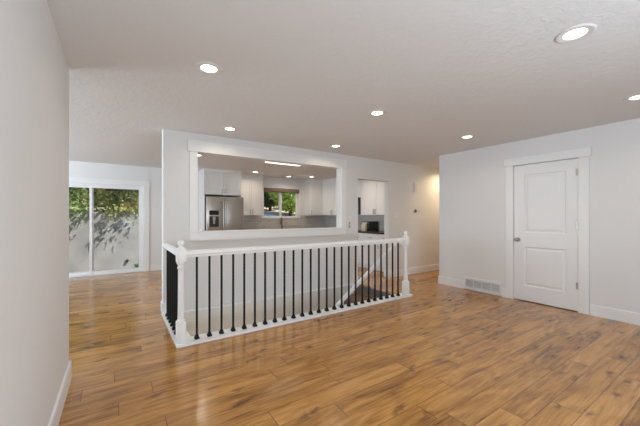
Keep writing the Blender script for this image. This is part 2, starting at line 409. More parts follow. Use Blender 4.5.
# ---- baseboards
def baseboard(name, a, b, n, h=0.14, t=0.014):
    """a, b on the wall face; n = outward normal"""
    pr = [(0, 0), (t, 0), (t, h-0.006), (t-0.004, h), (0, h)]
    bm = NB(); sweep(bm, pr, (*a, 0.0), (*b, 0.0), (*n, 0.0)); return struct(name, bm, M['trim'])
baseboard('baseboard_right', (RX, -1.72), (RX, 1.306), (-1, 0))
baseboard('baseboard_right_vent_side', (RX, 2.335), (RX, 2.385), (-1, 0))
baseboard('baseboard_right_corner', (RX, 3.03), (RX, RY1+0.014), (-1, 0))
baseboard('baseboard_hall', (RX-0.0, RY1), (8.6, RY1), (0, 1))
baseboard('baseboard_kitchen_wall', (DX1, YM), (8.6, YM), (0, -1))
baseboard('baseboard_kitchen_jamb', (DX1, YM-0.014), (DX1, YM+TM), (-1, 0))
baseboard('baseboard_post', (0.486, YM), (0.60, YM), (0, -1))
baseboard('baseboard_post_end', (0.50, YM-0.0), (0.50, YM+TM), (-1, 0))
baseboard('baseboard_doorway_left', (3.82, YM), (DX0, YM), (0, -1))
baseboard('baseboard_left', (LX, -1.72), (LX, LY1+0.014), (1, 0))
baseboard('baseboard_left_end', (LX+0.014, LY1), (-4.02, LY1), (0, 1))
baseboard('baseboard_dining', (0.64, SY), (1.70, SY), (0, -1))
baseboard('baseboard_dining_left', (-4.0, SY), (-1.58, SY), (0, -1))

# ---- casing around the pass-through
bm = NB(); yf = YM-0.018
box(bm, (0.823, yf, PZ0), (PX0, YM, PZ1), 0.003)
box(bm, (PX1, yf, PZ0), (PX1+0.10, YM, PZ1), 0.003)
box(bm, (0.797, YM-0.026, PZ1), (PX1+0.125, YM, 2.335), 0.003)
box(bm, (0.823, yf, 0.94), (PX1+0.10, YM, PZ0-0.002), 0.003)
struct('trim_1', bm, M['trim'])
bm = NB(); box(bm, (PX0-0.001, YM-0.026, PZ0-0.018), (PX1+0.001, YM+TM+0.02, PZ0+0.006), 0.004)
struct('trim_2', bm, M['trim'])
# door casing at the far end of the hallway
bm = NB(); box(bm, (6.47, YM-0.018, 0.14), (6.57, YM, 2.04), 0.003); box(bm, (6.45, YM-0.024, 2.04), (7.5, YM, 2.15), 0.003); box(bm, (7.38, YM-0.018, 0.14), (7.48, YM, 2.04), 0.003)
struct('trim_3', bm, M['trim'])

# ------------------------------------------------------------------ white two-panel door
d1 = struct_root('door_1')
bm = NB()
yc = sorted([DY0+0.005, 1.561, 2.076, DY1-0.005]); zc = [0.012, 0.235, 0.826, 1.038, 1.915, DRZ-0.009]
cells(bm, [RX+0.006, RX+0.044], yc, zc, lambda x, y, z: not (1.561 < y < 2.076 and (0.235 < z < 0.826 or 1.038 < z < 1.915)))
for z0, z1 in ((0.235, 0.826), (1.038, 1.915)):
    box(bm, (RX+0.022, 1.561, z0), (RX+0.04, 2.076, z1))
    t = NB(); y0, y1 = 1.561, 2.076
    o_ = [(RX+0.006, y0, z0), (RX+0.006, y1, z0), (RX+0.006, y1, z1), (RX+0.006, y0, z1)]
    def ring(ins, x): return [t.verts.new(p) for p in ((x, y0+ins, z0+ins), (x, y1-ins, z0+ins), (x, y1-ins, z1-ins), (x, y0+ins, z1-ins))]
    R_ = [ring(0.0, RX+0.006), ring(0.014, RX+0.019), ring(0.028, RX+0.019), ring(0.050, RX+0.010)]
    for a, b in zip(R_, R_[1:]):
        for k in range(4): t.faces.new((a[k], b[k], b[(k+1) % 4], a[(k+1) % 4]))
    t.faces.new(R_[-1][::-1]); bmesh.ops.recalc_face_normals(t, faces=t.faces[:])
    if sum(f.normal.x*f.calc_area() for f in t.faces) > 0: bmesh.ops.reverse_faces(t, faces=t.faces[:])
    merge(bm, t)
leaf = obj('door_leaf', bm, M['door'], d1)
bm = NB()
box(bm, (RX-0.018, DY1, 0), (RX, DY1+0.112, DRZ), 0.003); box(bm, (RX-0.018, DY0-0.112, 0), (RX, DY0, DRZ), 0.003)
box(bm, (RX-0.026, DY0-0.135, DRZ), (RX, DY1+0.135, 2.182), 0.003)
obj('casing', bm, M['trim'], d1)
bm = NB(); box(bm, (RX+0.0442, DY0, 0.0), (RX+0.06, DY0+0.03, DRZ)); box(bm, (RX+0.0442, DY1-0.03, 0.0), (RX+0.06, DY1, DRZ)); box(bm, (RX+0.0442, DY0, DRZ-0.03), (RX+0.06, DY1, DRZ))
obj('door_stop', bm, M['trim'], d1)
rot = Matrix.Translation((RX+0.006, 2.162, 0.928)) @ Matrix.Rotation(-PI/2, 4, 'Y')
bm = NB(); lathe(bm, [(0, 0), (0.033, 0), (0.033, 0.006), (0.026, 0.010), (0.012, 0.012), (0.011, 0.032), (0.020, 0.038), (0.027, 0.048), (0.029, 0.058), (0.025, 0.068), (0.014, 0.073), (0, 0.074)], 24, rot)
k = obj('door_knob', bm, M['nickel'], d1, 50); k['label'] = 'satin nickel knob'
for z in (0.35, 1.153, 1.875):
    bm = NB(); tube(bm, [(RX-0.004, DY0+0.006, z-0.045), (RX-0.004, DY0+0.006, z+0.045)], 0.007, 10); box(bm, (RX-0.001, DY0+0.0005, z-0.045), (RX+0.0055, DY0+0.03, z+0.045))
    hg = obj('hinge', bm, M['nickel'], d1); hg['label'] = 'satin nickel hinge'

# return-air grille low on the right wall
g = thing('vent_grille', 'white four-section return air grille low on the right wall beside the door', 'vent', (RX, 2.705, 0.0))
bm = NB(); gy0, gy1, gz0, gz1 = -0.318, 0.318, 0.022, 0.215
secs = []; w_ = (gy1-gy0-0.09)/4
for i in range(4):
    a = gy0+0.03+i*(w_+0.01); secs.append((a, a+w_))
yc = [gy0]+[v for s in secs for v in s]+[gy1]
cells(bm, [-0.02, 0.0], yc, [gz0, gz0+0.03, gz1-0.035, gz1], lambda x, y, z: not (gz0+0.03 < z < gz1-0.035 and any(a < y < b for a, b in secs)))
box(bm, (-0.026, gy0+0.004, gz1-0.010), (-0.018, gy1-0.004, gz1-0.002), 0.002)
obj('frame', bm, M['plate'], g)
bm = NB(); box(bm, (-0.0035, gy0+0.01, gz0+0.01), (-0.0005, gy1-0.01, gz1-0.01)); obj('backing', bm, M['slot'], g)
for a, b in secs:
    bm = NB()
    for j in range(9):
        z = gz0+0.034+j*0.0142
        t = NB(); box(t, (-0.0065, a, -0.0011), (0.0065, b, 0.0011)); merge(bm, t, Matrix.Translation((-0.0108, 0, z+0.004)) @ Matrix.Rotation(math.radians(-38), 4, 'Y'))
    l_ = obj('louver_panel', bm, M['louver'], g); l_['label'] = 'grey slatted louver panel'

# ------------------------------------------------------------------ staircase going down
st = thing('staircase', 'grey and taupe carpeted staircase descending behind the black balusters', 'stairs', (OX1, (OY0+4.425)/2, 0))
RI, GO = 0.19, 0.262; hw = (4.425-OY0)/2-0.002
for i in range(12):
    bm = NB(); z1 = -RI*(i+1); x0 = -GO*(i+1)
    box(bm, (x0-0.02, -hw, z1-RI if i < 11 else z1-0.15), (-GO*i if i else -0.002, hw, z1), 0.012)
    obj('step', bm, M['carpet_brown'], st)
bm = NB(); box(bm, (-0.032, -hw, -0.105), (-0.003, hw, -0.026), 0.0); box(bm, (-0.035, -hw, -0.028), (0.0, hw, 0.0), 0.006)
nb = obj('top_riser', bm, M['carpet'], st); nb['label'] = 'dark grey carpet wrapped over the top nosing'
bm = NB(); box(bm, (-0.024, -hw, -0.19), (-0.003, hw, -0.106)); obj('riser', bm, M['carpet_brown'], st)
struct('trim_4', box(NB(), (OX1, OY0+0.001, 0.0), (OX1+0.05, 4.449, 0.006), 0.002), M['floor'])

# ------------------------------------------------------------------ stair railing
RYF, RXL = 3.28, 0.527
rl = thing('stair_railing', 'white stair railing with black iron balusters and turned newel posts', 'railing', (0, 0, 0))
bm = NB()
def solid_curb(x, y, z): return y < OY0+0.0 or x < OX0
cells(bm, [0.478, OX0+0.012, 3.955], [3.205, OY0+0.012, YM-0.0145], [0.0005, 0.026], lambda x, y, z: y < OY0+0.012 or x < OX0+0.012)
bmesh.ops.bevel(bm, geom=[e for e in bm.edges if len(e.link_faces) == 2 and e.calc_face_angle(0) > 1 and min(v.co.z for v in e.verts) > 0.02], offset=0.006, segments=2, affect='EDGES', profile=0.5)
obj('base_board', bm, M['trim'], rl)
railprof = [(-0.018, 0), (0.018, 0), (0.020, 0.022), (0.033, 0.030), (0.034, 0.048), (0.026, 0.062), (0.012, 0.067), (-0.012, 0.067), (-0.026, 0.062), (-0.034, 0.048), (-0.033, 0.030), (-0.020, 0.022)]
RZ = 0.868
bm = NB(); sweep(bm, railprof, (RXL+0.03, RYF, RZ), (3.83, RYF, RZ), (0, 1, 0)); obj('handrail', bm, M['trim'], rl, 35)
bm = NB(); sweep(bm, railprof, (RXL, RYF+0.03, RZ), (RXL, YM-0.001, RZ), (1, 0, 0)); obj('handrail', bm, M['trim'], rl, 35)
def newel(x, y):
    bm = NB(); w = 0.043
    box(bm, (x-w, y-w, 0.026), (x+w, y+w, 0.235), 0.005); box(bm, (x-w, y-w, 0.825), (x+w, y+w, 0.955), 0.006)
    T = Matrix.Translation((x, y, 0))
    lathe(bm, [(0.040, 0.233), (0.041, 0.243), (0.036, 0.252), (0.029, 0.262), (0.033, 0.275), (0.030, 0.300), (0.0285, 0.42), (0.027, 0.60), (0.026, 0.745), (0.027, 0.755), (0.034, 0.762), (0.035, 0.772), (0.029, 0.779), (0.028, 0.795), (0.036, 0.806), (0.042, 0.818), (0.042, 0.827)], 24, T)
    lathe(bm, [(0.043, 0.953), (0.041, 0.960), (0.030, 0.968), (0.020, 0.976), (0.015, 0.984)], 24, T)
    n = obj('newel_post', bm, M['trim'], rl, 40)
    bm = NB(); prof = [(0.014, 0.982)]+[(0.031*math.sin(a), 1.013-0.031*math.cos(a)) for a in [PI*k/10 for k in range(2, 11)]]
    lathe(bm, prof, 20, T); obj('ball_finial', bm, M['trim'], n, True)
newel(RXL, RYF); newel(3.868, RYF)
def bal_mesh():
    bm = NB(); box(bm, (-0.0095, -0.0095, 0.026), (0.0095, 0.0095, RZ+0.004), 0.0015, 1); return bm
def shoe_mesh():
    bm = NB()
    t = bmesh.new()
    levels = [(0.021, 0.0262), (0.022, 0.030), (0.022, 0.042), (0.015, 0.054), (0.0145, 0.066)]
    rg = [[t.verts.new((sx*r, sy*r, z)) for sx, sy in ((-1, -1), (1, -1), (1, 1), (-1, 1))] for r, z in levels]
    for a, b in zip(rg, rg[1:]):
        for q in range(4): t.faces.new((a[q], a[(q+1) % 4], b[(q+1) % 4], b[q]))
    t.faces.new(rg[0][::-1]); t.faces.new(rg[-1]); merge(bm, t); return bm
b0 = obj('baluster', bal_mesh(), M['black'], rl); b0['label'] = 'black iron baluster'
s0 = obj('shoe', shoe_mesh(), M['black'], b0)
spots = [(0.677+0.12545*i, RYF) for i in range(25)]+[(RXL-0.005, 3.405+0.1375*i) for i in range(7)]
for i, (x, y) in enumerate(spots):
    if i == 0: b0.location = (x, y, 0)
    else:
        c = b0.copy(); COL.objects.link(c); c.location = (x, y, 0)
        s = s0.copy(); COL.objects.link(s); s.parent = c

# sloping handrail for the flight
hr = thing('stair_handrail', 'sloping white handrail following the stairs down behind the balusters', 'handrail', (0, 0, 0))
slope = 0.676
A = Vector((3.90, 3.44, 0.852)); B = Vector((1.2, 3.44, 0.852-2.70*slope))
bm = NB(); pr = [(-0.014, 0), (0.014, 0), (0.016, 0.018), (0.024, 0.026), (0.024, 0.044), (0.016, 0.056), (-0.016, 0.056), (-0.024, 0.044), (-0.024, 0.026), (-0.016, 0.018)]
sweep(bm, pr, A, B, (0, 1, 0)); obj('rail', bm, M['trim'], hr, 35)
for x in (3.85,):
    bm = NB(); zr = 0.852-(3.90-x)*slope+0.02
    tube(bm, [(x, 3.3235, zr-0.01), (x, 3.40, zr-0.01), (x, 3.432, zr+0.01)], 0.009, 8); obj('bracket', bm, M['trim'], hr, 40)
for x in (2.3, 1.4):
    bm = NB(); zr = 0.852-(3.90-x)*slope
    tube(bm, [(x, 3.361, zr-0.05), (x, 3.42, zr-0.05), (x, 3.44, zr+0.01)], 0.008, 8); obj('bracket', bm, M['nickel'], hr, 40)

# ------------------------------------------------------------------ sliding glass door (dining room)
d2 = struct_root('door_2')
yv = SY+0.02
bm = NB(); fw = 0.045
box(bm, (SX0, yv, 0.0), (SX0+fw, yv+0.11, SZ1), 0.003); box(bm, (SX1-fw, yv, 0.0), (SX1, yv+0.11, SZ1), 0.003)
box(bm, (SX0+fw, yv, SZ1-0.045), (SX1-fw, yv+0.11, SZ1), 0.003); box(bm, (SX0+fw, yv, 0.0), (SX1-fw, yv+0.11, 0.04), 0.003)
obj('frame', bm, M['vinyl'], d2)
def sash(x0, x1, y, z0, z1, nm='sash'):
    bm = NB(); w = 0.045
    cells(bm, [x0, x0+w, x1-w, x1], [y, y+0.035], [z0, z0+0.055, z1-0.04, z1], lambda x, yy, z: not (x0+w < x < x1-w and z0+0.055 < z < z1-0.04))
    s = obj(nm, bm, M['vinyl'], d2)
    bm = NB(); box(bm, (x0+w-0.005, y+0.015, z0+0.05), (x1-w+0.005, y+0.020, z1-0.035)); p = obj('glass', bm, M['glass'], s); p['label'] = 'clear glass pane'
    return s
sash(SX0+fw, -0.43, yv+0.06, 0.04, SZ1-0.045); sash(-0.50, SX1-fw, yv+0.015, 0.04, SZ1-0.045)
bm = NB(); tube(bm, [(0.432, yv+0.014, 0.92), (0.432, yv-0.02, 0.93), (0.432, yv-0.02, 1.10), (0.432, yv+0.014, 1.11)], 0.008, 8); obj('pull_handle', bm, M['vinyl'], d2, 40)
bm = NB()
box(bm, (SX1, SY-0.018, 0), (SX1+0.12, SY, SZ1), 0.003); box(bm, (SX0-0.12, SY-0.018, 0), (SX0, SY, SZ1), 0.003); box(bm, (SX0-0.14, SY-0.024, SZ1), (SX1+0.14, SY, 2.10), 0.003)
obj('casing', bm, M['trim'], d2)

# ------------------------------------------------------------------ kitchen window with brown shade
w1 = struct_root('window_1')
bm = NB(); yw = KY+0.05
mid = 4.128
cells(bm, [WX0, WX0+0.035, mid-0.035, mid+0.035, WX1-0.035, WX1], [yw, yw+0.07], [WZ0, WZ0+0.045, WZ1-0.04, WZ1], lambda x, y, z: not ((WX0+0.035 < x < mid-0.035 or mid+0.035 < x < WX1-0.035) and WZ0+0.045 < z < WZ1-0.04))
obj('window_frame', bm, M['vinyl'], w1)
for a, b in ((WX0+0.035, mid-0.035), (mid+0.035, WX1-0.035)):
    bm = NB(); box(bm, (a-0.004, yw+0.03, WZ0+0.04), (b+0.004, yw+0.035, WZ1-0.035)); p = obj('pane', bm, M['glass'], w1); p['label'] = 'clear glass pane'
bm = NB(); box(bm, (WX0-0.06, KY-0.025, WZ0-0.03), (WX1+0.06, yw, WZ0+0.003), 0.004); obj('sill', bm, M['trim'], w1)
bm = NB(); box(bm, (WX1, KY-0.012, WZ0), (WX1+0.055, KY, WZ1), 0.003); obj('casing', bm, M['trim'], w1)
sh = thing('window_shade', 'rolled brown woven shade across the top of the kitchen window', 'window shade', (4.13, KY-0.001, WZ1))
bm = NB(); box(bm, (-0.585, -0.055, -0.085), (0.60, 0.0, 0.015), 0.012); obj('valance', bm, M['shade'], sh)
bm = NB(); tube(bm, [(-0.58, -0.03, -0.098), (0.595, -0.03, -0.098)], 0.016, 10); obj('rolled_fabric', bm, M['shade'], sh, 40)
# unseen windows added to frame the fill lamps
for nm, a, b, y, ax in (('added_window_back', 0.1, 3.0, -1.78, 'x'), ('added_window_side', 4.5, 6.9, -4.06, 'y')):
    r_ = struct_root(nm); bm = NB(); z0, z1 = (0.55, 2.3) if ax == 'x' else (0.7, 2.2)
    n_ = 3 if ax == 'x' else 2; st_ = (b-a)/n_; cuts = [a]
    for i in range(n_): cuts += [a+i*st_+0.04, a+(i+1)*st_-0.04]
    cuts.append(b); op = [(a+i*st_+0.04, a+(i+1)*st_-0.04) for i in range(n_)]
    f_ = lambda q, z: not (z0+0.05 < z < z1-0.05 and any(u < q < v for u, v in op))
    if ax == 'x': cells(bm, cuts, [y-0.03, y+0.03], [z0, z0+0.05, z1-0.05, z1], lambda x, yy, z: f_(x, z))
    else: cells(bm, [y-0.03, y+0.03], cuts, [z0, z0+0.05, z1-0.05, z1], lambda x, yy, z: f_(yy, z))
    obj('window_frame', bm, M['vinyl'], r_)
# unseen eave added to keep direct sun out of the back opening
struct('sun_block_eave', box(NB(), (-0.5, -4.2, CEIL+0.02), (6.2, -1.82, CEIL+0.14)), M['trim'])

# ------------------------------------------------------------------ kitchen
def shaker(bm, u0, u1, z0, z1, P):
    """shaker door; P(u, d, z) maps to the room, d = distance out of the carcass face"""
    fr = 0.058
    def bx(a, b, c, d, t0, t1):
        p = [P(a, t0, c), P(b, t1, d)]
        box(bm, tuple(min(p[0][i], p[1][i]) for i in range(3)), tuple(max(p[0][i], p[1][i]) for i in range(3)), 0.0015, 1)
    bx(u0, u0+fr, z0, z1, 0.0005, 0.02); bx(u1-fr, u1, z0, z1, 0.0005, 0.02)
    bx(u0+fr, u1-fr, z0, z0+fr, 0.0005, 0.02); bx(u0+fr, u1-fr, z1-fr, z1, 0.0005, 0.02)
    bx(u0+fr, u1-fr, z0+fr, z1-fr, 0.0005, 0.008)
def pull(bm, u, z0, z1, P, horiz=False):
    if horiz: pts = [P(z0, 0.02, u), P(z0, 0.045, u), P(z1, 0.045, u), P(z1, 0.02, u)]
    else: pts = [P(u, 0.02, z0), P(u, 0.045, z0), P(u, 0.045, z1), P(u, 0.02, z1)]
    tube(bm, pts, 0.009, 8)
def cabinet(name, label, lo, hi, face, doors, cat='cabinet', crown=False, drawers=(), toe=0.0, group=None, void=None):
    """lo, hi carcass corners; face '-y' or '-x'; doors: (u0, u1, z0, z1, handle u, handle z0, handle z1)"""
    cx, cy = (lo[0]+hi[0])/2, (lo[1]+hi[1])/2
    t = thing(name, label, cat, (cx, cy, lo[2]), 0, group)
    def loc(p): return (p[0]-cx, p[1]-cy, p[2]-lo[2])
    if face == '-y': P = lambda u, d, z: loc((u, lo[1]-d, z))
    else: P = lambda u, d, z: loc((lo[0]-d, u, z))
    bm = NB()
    l2 = (lo[0], lo[1], lo[2]+toe)
    if void:
        a, c = loc(l2), loc(hi); v0, v1 = loc(void[0]), loc(void[1])
        cells(bm, [a[0], v0[0], v1[0], c[0]], [a[1], v0[1], v1[1], c[1]], [a[2], v0[2], c[2]], lambda x, y, z: not (v0[0] < x < v1[0] and v0[1] < y < v1[1] and z > v0[2]))
    else: box(bm, loc(l2), loc(hi), 0.0015, 1)
    if toe:
        a = (lo[0], lo[1]+0.07, lo[2]) if face == '-y' else (lo[0]+0.07, lo[1], lo[2])
        box(bm, loc(a), loc((hi[0], hi[1], lo[2]+toe)))
    obj('carcass', bm, M['cab'], t)
    if crown:
        bm = NB()
        pr = [(0, -0.07), (0.012, -0.07), (0.022, -0.045), (0.042, -0.012), (0.046, 0.0), (0, 0.0)]
        if face == '-y': sweep(bm, pr, loc((lo[0], lo[1], hi[2])), loc((hi[0], lo[1], hi[2])), (0, -1, 0))
        else: sweep(bm, pr, loc((lo[0], lo[1], hi[2])), loc((lo[0], hi[1], hi[2])), (-1, 0, 0))
        obj('crown_moulding', bm, M['cab'], t)
    for d in doors:
        bm = NB(); shaker(bm, *d[:4], P); dd = obj('door', bm, M['cab'], t)
        bm = NB(); pull(bm, d[4], d[5], d[6], P); hh = obj('handle', bm, M['nickel'], dd, 40); hh['label'] = 'brushed nickel bar handle'
    for d in drawers:
        bm = NB(); shaker(bm, *d[:4], P) if d[3]-d[2] > 0.2 else box(bm, tuple(min(P(d[0], 0.0005, d[2])[i], P(d[1], 0.02, d[3])[i]) for i in range(3)), tuple(max(P(d[0], 0.0005, d[2])[i], P(d[1], 0.02, d[3])[i]) for i in range(3)), 0.002, 1)
        dd = obj('drawer', bm, M['cab'], t)
        um = (d[0]+d[1])/2; bm = NB(); pull(bm, (d[2]+d[3])/2, um-0.06, um+0.06, P, True); hh = obj('handle', bm, M['nickel'], dd, 40); hh['label'] = 'brushed nickel bar handle'
    return t
UB, CT = 1.315, CEIL-0.0005
FX0, FX1 = 1.752, 2.662
# over-the-fridge cabinet with its two tall side panels
t = cabinet('refrigerator_cabinet', 'white two-door cabinet with side panels built over the refrigerator', (1.752, 7.62, 1.815), (2.642, KY-0.001, CT), '-y',
    [(1.757, 2.194, 1.83, 2.362, 2.165, 1.86, 1.96), (2.20, 2.637, 1.83, 2.362, 2.229, 1.86, 1.96)], crown=True)
for x0, x1 in ((1.730, 1.751), (2.643, 2.664)):
    bm = NB(); ox, oy, oz = t.location
    box(bm, (x0-ox, 7.60-oy, 0.0-oz), (x1-ox, KY-0.001-oy, CT-oz), 0.0015, 1); obj('side_panel', bm, M['cab'], t)
cabinet('wall_cabinet', 'white two-door wall cabinet between refrigerator and kitchen window', (2.666, 7.93, UB), (3.40, KY-0.001, CT), '-y',
    [(2.70, 3.045, UB+0.004, 2.362, 3.017, UB+0.03, UB+0.15), (3.051, 3.396, UB+0.004, 2.362, 3.079, UB+0.03, UB+0.15)], crown=True)
cabinet('wall_cabinet', 'white single-door wall cabinet in the corner right of the kitchen window', (4.945, 7.93, UB), (5.409, KY-0.001, CT), '-y',
    [(4.95, 5.385, UB+0.004, 2.362, 4.98, UB+0.03, UB+0.15)], crown=True)
cabinet('wall_cabinet', 'white wall cabinet on the right kitchen wall, half hidden by the pass-through jamb', (5.41, 6.872, UB), (KRX-0.001, KY-0.001, CT), '-x',
    [(6.88, 7.39, UB+0.004, 2.362, 7.36, UB+0.03, UB+0.15), (7.396, 7.90, UB+0.004, 2.362, 7.43, UB+0.03, UB+0.15)], crown=True)
cabinet('wall_cabinet', 'white wall cabinet seen through the doorway, above the dark counter', (5.41, 4.596, UB), (KRX-0.001, 6.098, CT), '-x',
    [(5.56, 6.09, UB+0.004, 2.362, 5.59, UB+0.03, UB+0.15), (5.02, 5.554, UB+0.004, 2.362, 5.524, UB+0.03, UB+0.15)], crown=True)
cabinet('microwave_cabinet', 'short white cabinet directly above the microwave', (5.41, 6.10, 1.792), (KRX-0.001, 6.87, CT), '-x',
    [(6.105, 6.483, 1.80, 2.362, 6.455, 1.83, 1.93), (6.489, 6.865, 1.80, 2.362, 6.517, 1.83, 1.93)], crown=True)
# base cabinets
BX = 5.055
cabinet('base_cabinet', 'white base cabinet with drawers seen through the doorway under dark counter', (BX, 4.596, 0), (KRX-0.001, 6.098, 0.87), '-x',
    [(4.62, 5.10, 0.11, 0.68, 5.07, 0.54, 0.66), (5.106, 5.59, 0.11, 0.68, 5.56, 0.54, 0.66), (5.596, 6.09, 0.11, 0.68, 5.63, 0.54, 0.66)],
    drawers=[(4.62, 5.10, 0.69, 0.86), (5.106, 5.59, 0.69, 0.86), (5.596, 6.09, 0.69, 0.86)], toe=0.10)
cabinet('base_cabinet', 'white base cabinet on the right kitchen wall beyond the range', (BX, 6.872, 0), (KRX-0.001, KY-0.001, 0.87), '-x',
    [(6.88, 7.55, 0.11, 0.68, 7.5, 0.54, 0.66)], drawers=[(6.88, 7.55, 0.69, 0.86)], toe=0.10)
cabinet('base_cabinet', 'white sink base cabinet under the kitchen window', (2.666, 7.64, 0), (BX-0.022, KY-0.001, 0.87), '-y',
    [(2.68, 3.27, 0.11, 0.68, 3.24, 0.54, 0.66), (3.276, 3.86, 0.11, 0.86, 3.83, 0.7, 0.82), (3.866, 4.45, 0.11, 0.86, 3.9, 0.7, 0.82), (4.456, 5.02, 0.11, 0.68, 4.99, 0.54, 0.66)],
    drawers=[(2.68, 3.27, 0.69, 0.86), (4.456, 5.02, 0.69, 0.86)], toe=0.10, void=((3.775, 7.735, 0.655), (4.465, 8.105, 0.87)))
# worktops
bm = NB(); cells(bm, [2.666, 3.78, 4.46, 5.03, KRX-0.001], [6.872, 7.615, 7.74, 8.10, KY-0.001], [0.871, 0.91], lambda x, y, z: (y > 7.615 or x > 5.03) and not (3.78 < x < 4.46 and 7.74 < y < 8.10))
tag(obj('countertop', bm, M['counter']), 'dark worktop running under the kitchen window into the corner', 'countertop')
bm = NB(); box(bm, (5.03, 4.594, 0.871), (KRX-0.001, 6.098, 0.91), 0.004); tag(obj('countertop', bm, M['counter']), 'dark worktop seen through the kitchen doorway', 'countertop')
# sink and faucet
bm = NB(); cells(bm, [3.782, 3.80, 4.44, 4.458], [7.742, 7.76, 8.08, 8.098], [0.66, 0.68, 0.905], lambda x, y, z: z < 0.68 or not (3.80 < x < 4.44 and 7.76 < y < 8.08))
tag(obj('sink_basin', bm, M['steel']), 'stainless sink basin set in the worktop under the window', 'sink')
f = thing('kitchen_faucet', 'tall gooseneck faucet standing in front of the kitchen window', 'faucet', (4.10, 8.165, 0.91), math.radians(-38))
bm = NB(); lathe(bm, [(0, 0), (0.03, 0), (0.03, 0.008), (0.022, 0.016), (0.020, 0.11), (0.016, 0.12), (0, 0.121)], 20); obj('base', bm, M['bronze'], f, 40)
pts = [(0, 0, 0.11), (0, 0, 0.24)]+[(0.0, -0.085+0.085*math.cos(a), 0.25+0.085*math.sin(a)) for a in [PI*k/10 for k in range(0, 11)]]+[(0, -0.17, 0.20)]
bm = NB(); tube(bm, pts, 0.017, 10); obj('spout', bm, M['bronze'], f, 40)
bm = NB(); tube(bm, [(0, -0.17, 0.21), (0, -0.17, 0.13)], [0.020, 0.024], 12); obj('spray_head', bm, M['bronze'], f, 40)
bm = NB(); tube(bm, [(0.018, 0, 0.07), (0.05, 0, 0.075), (0.075, 0, 0.11)], 0.007, 8); obj('lever', bm, M['bronze'], f, 40)
# backsplash
bm = NB(); cells(bm, [2.666, WX0-0.062, WX1+0.062, KRX-0.009], [KY-0.008, KY-0.0005], [0.911, WZ0-0.032, UB-0.001], lambda x, y, z: not (WX0-0.062 < x < WX1+0.062 and z > WZ0-0.032))
struct('backsplash', bm, M['tile_x'])
struct('backsplash', box(NB(), (KRX-0.008, 4.592, 0.911), (KRX-0.0005, KY-0.009, UB-0.001)), M['tile_y'])

# refrigerator
fr = thing('refrigerator', 'stainless french-door refrigerator with black water dispenser', 'refrigerator', (2.198, 7.93, 0))
yb = KY-0.03-7.93; yd = 7.53-7.93
bm = NB(); box(bm, (-0.438, yd+0.001, 0.02), (0.438, yb, 1.755), 0.006); obj('body', bm, M['dark'], fr)
fx0, fx1 = -0.443, 0.468; fm = -0.005
def fdoor(x0, x1, z0, z1):
    bm = NB(); box(bm, (x0, yd-0.072, z0), (x1, yd, z1), 0.012, 3); return bm
dl = obj('left_door', fdoor(fx0, fm-0.004, 0.70, 1.765), M['steel'], fr, 35)
dr = obj('right_door', fdoor(fm+0.004, fx1, 0.70, 1.765), M['steel'], fr, 35)
fz = obj('freezer_drawer', fdoor(fx0, fx1, 0.08, 0.69), M['steel'], fr, 35)
yh = yd-0.072
for dd, x in ((dl, fm-0.045), (dr, fm+0.045)):
    bm = NB(); tube(bm, [(x, yh, 0.80), (x, yh-0.045, 0.82), (x, yh-0.058, 1.1), (x, yh-0.060, 1.25), (x, yh-0.058, 1.40), (x, yh-0.045, 1.66), (x, yh, 1.68)], 0.013, 12)
    obj('handle', bm, M['steel'], dd, 40)
bm = NB(); tube(bm, [(-0.36, yh, 0.62), (-0.35, yh-0.05, 0.62), (0.35, yh-0.05, 0.62), (0.36, yh, 0.62)], 0.013, 12); obj('handle', bm, M['steel'], fz, 40)
ds = obj('water_dispenser', box(NB(), (-0.385, yh-0.006, 1.01), (-0.150, yh+0.004, 1.43), 0.004), M['steel'], dl)
obj('control_panel', box(NB(), (-0.378, yh-0.009, 1.315), (-0.157, yh-0.005, 1.423), 0.002), M['darkglass'], ds)
bm = NB(); box(bm, (-0.378, yh-0.008, 1.02), (-0.157, yh-0.005, 1.285), 0.002); obj('dispenser_recess', bm, M['dark'], ds)
bm = NB(); box(bm, (-0.30, yh-0.03, 1.20), (-0.235, yh-0.006, 1.275), 0.006); box(bm, (-0.29, yh-0.014, 1.10), (-0.245, yh-0.007, 1.2), 0.004); pd = obj('dispenser_paddle', bm, M['steel'], ds)
obj('drip_tray', box(NB(), (-0.378, yh-0.022, 1.015), (-0.157, yh-0.005, 1.03), 0.003), M['steel'], ds)

# over-the-range microwave
mw = thing('microwave', 'stainless and black microwave mounted over the range, at the doorway edge', 'microwave', (5.54, 6.485, 1.335))
bm = NB(); box(bm, (-0.19, -0.379, 0), (KRX-0.002-5.54, 0.379, 0.455), 0.006); obj('body', bm, M['dark'], mw)
bm = NB(); box(bm, (-0.215, -0.20, 0.0), (-0.191, 0.379, 0.455), 0.005); md = obj('door', bm, M['steel'], mw)
obj('door_glass', box(NB(), (-0.219, -0.13, 0.06), (-0.214, 0.33, 0.39), 0.002), M['darkglass'], md)
bm = NB(); tube(bm, [(-0.214, -0.165, 0.06), (-0.245, -0.165, 0.07), (-0.245, -0.165, 0.38), (-0.214, -0.165, 0.39)], 0.009, 8); obj('handle', bm, M['steel'], md, 40)
obj('control_panel', box(NB(), (-0.215, -0.379, 0.0), (-0.191, -0.204, 0.455), 0.005), M['darkglass'], mw)
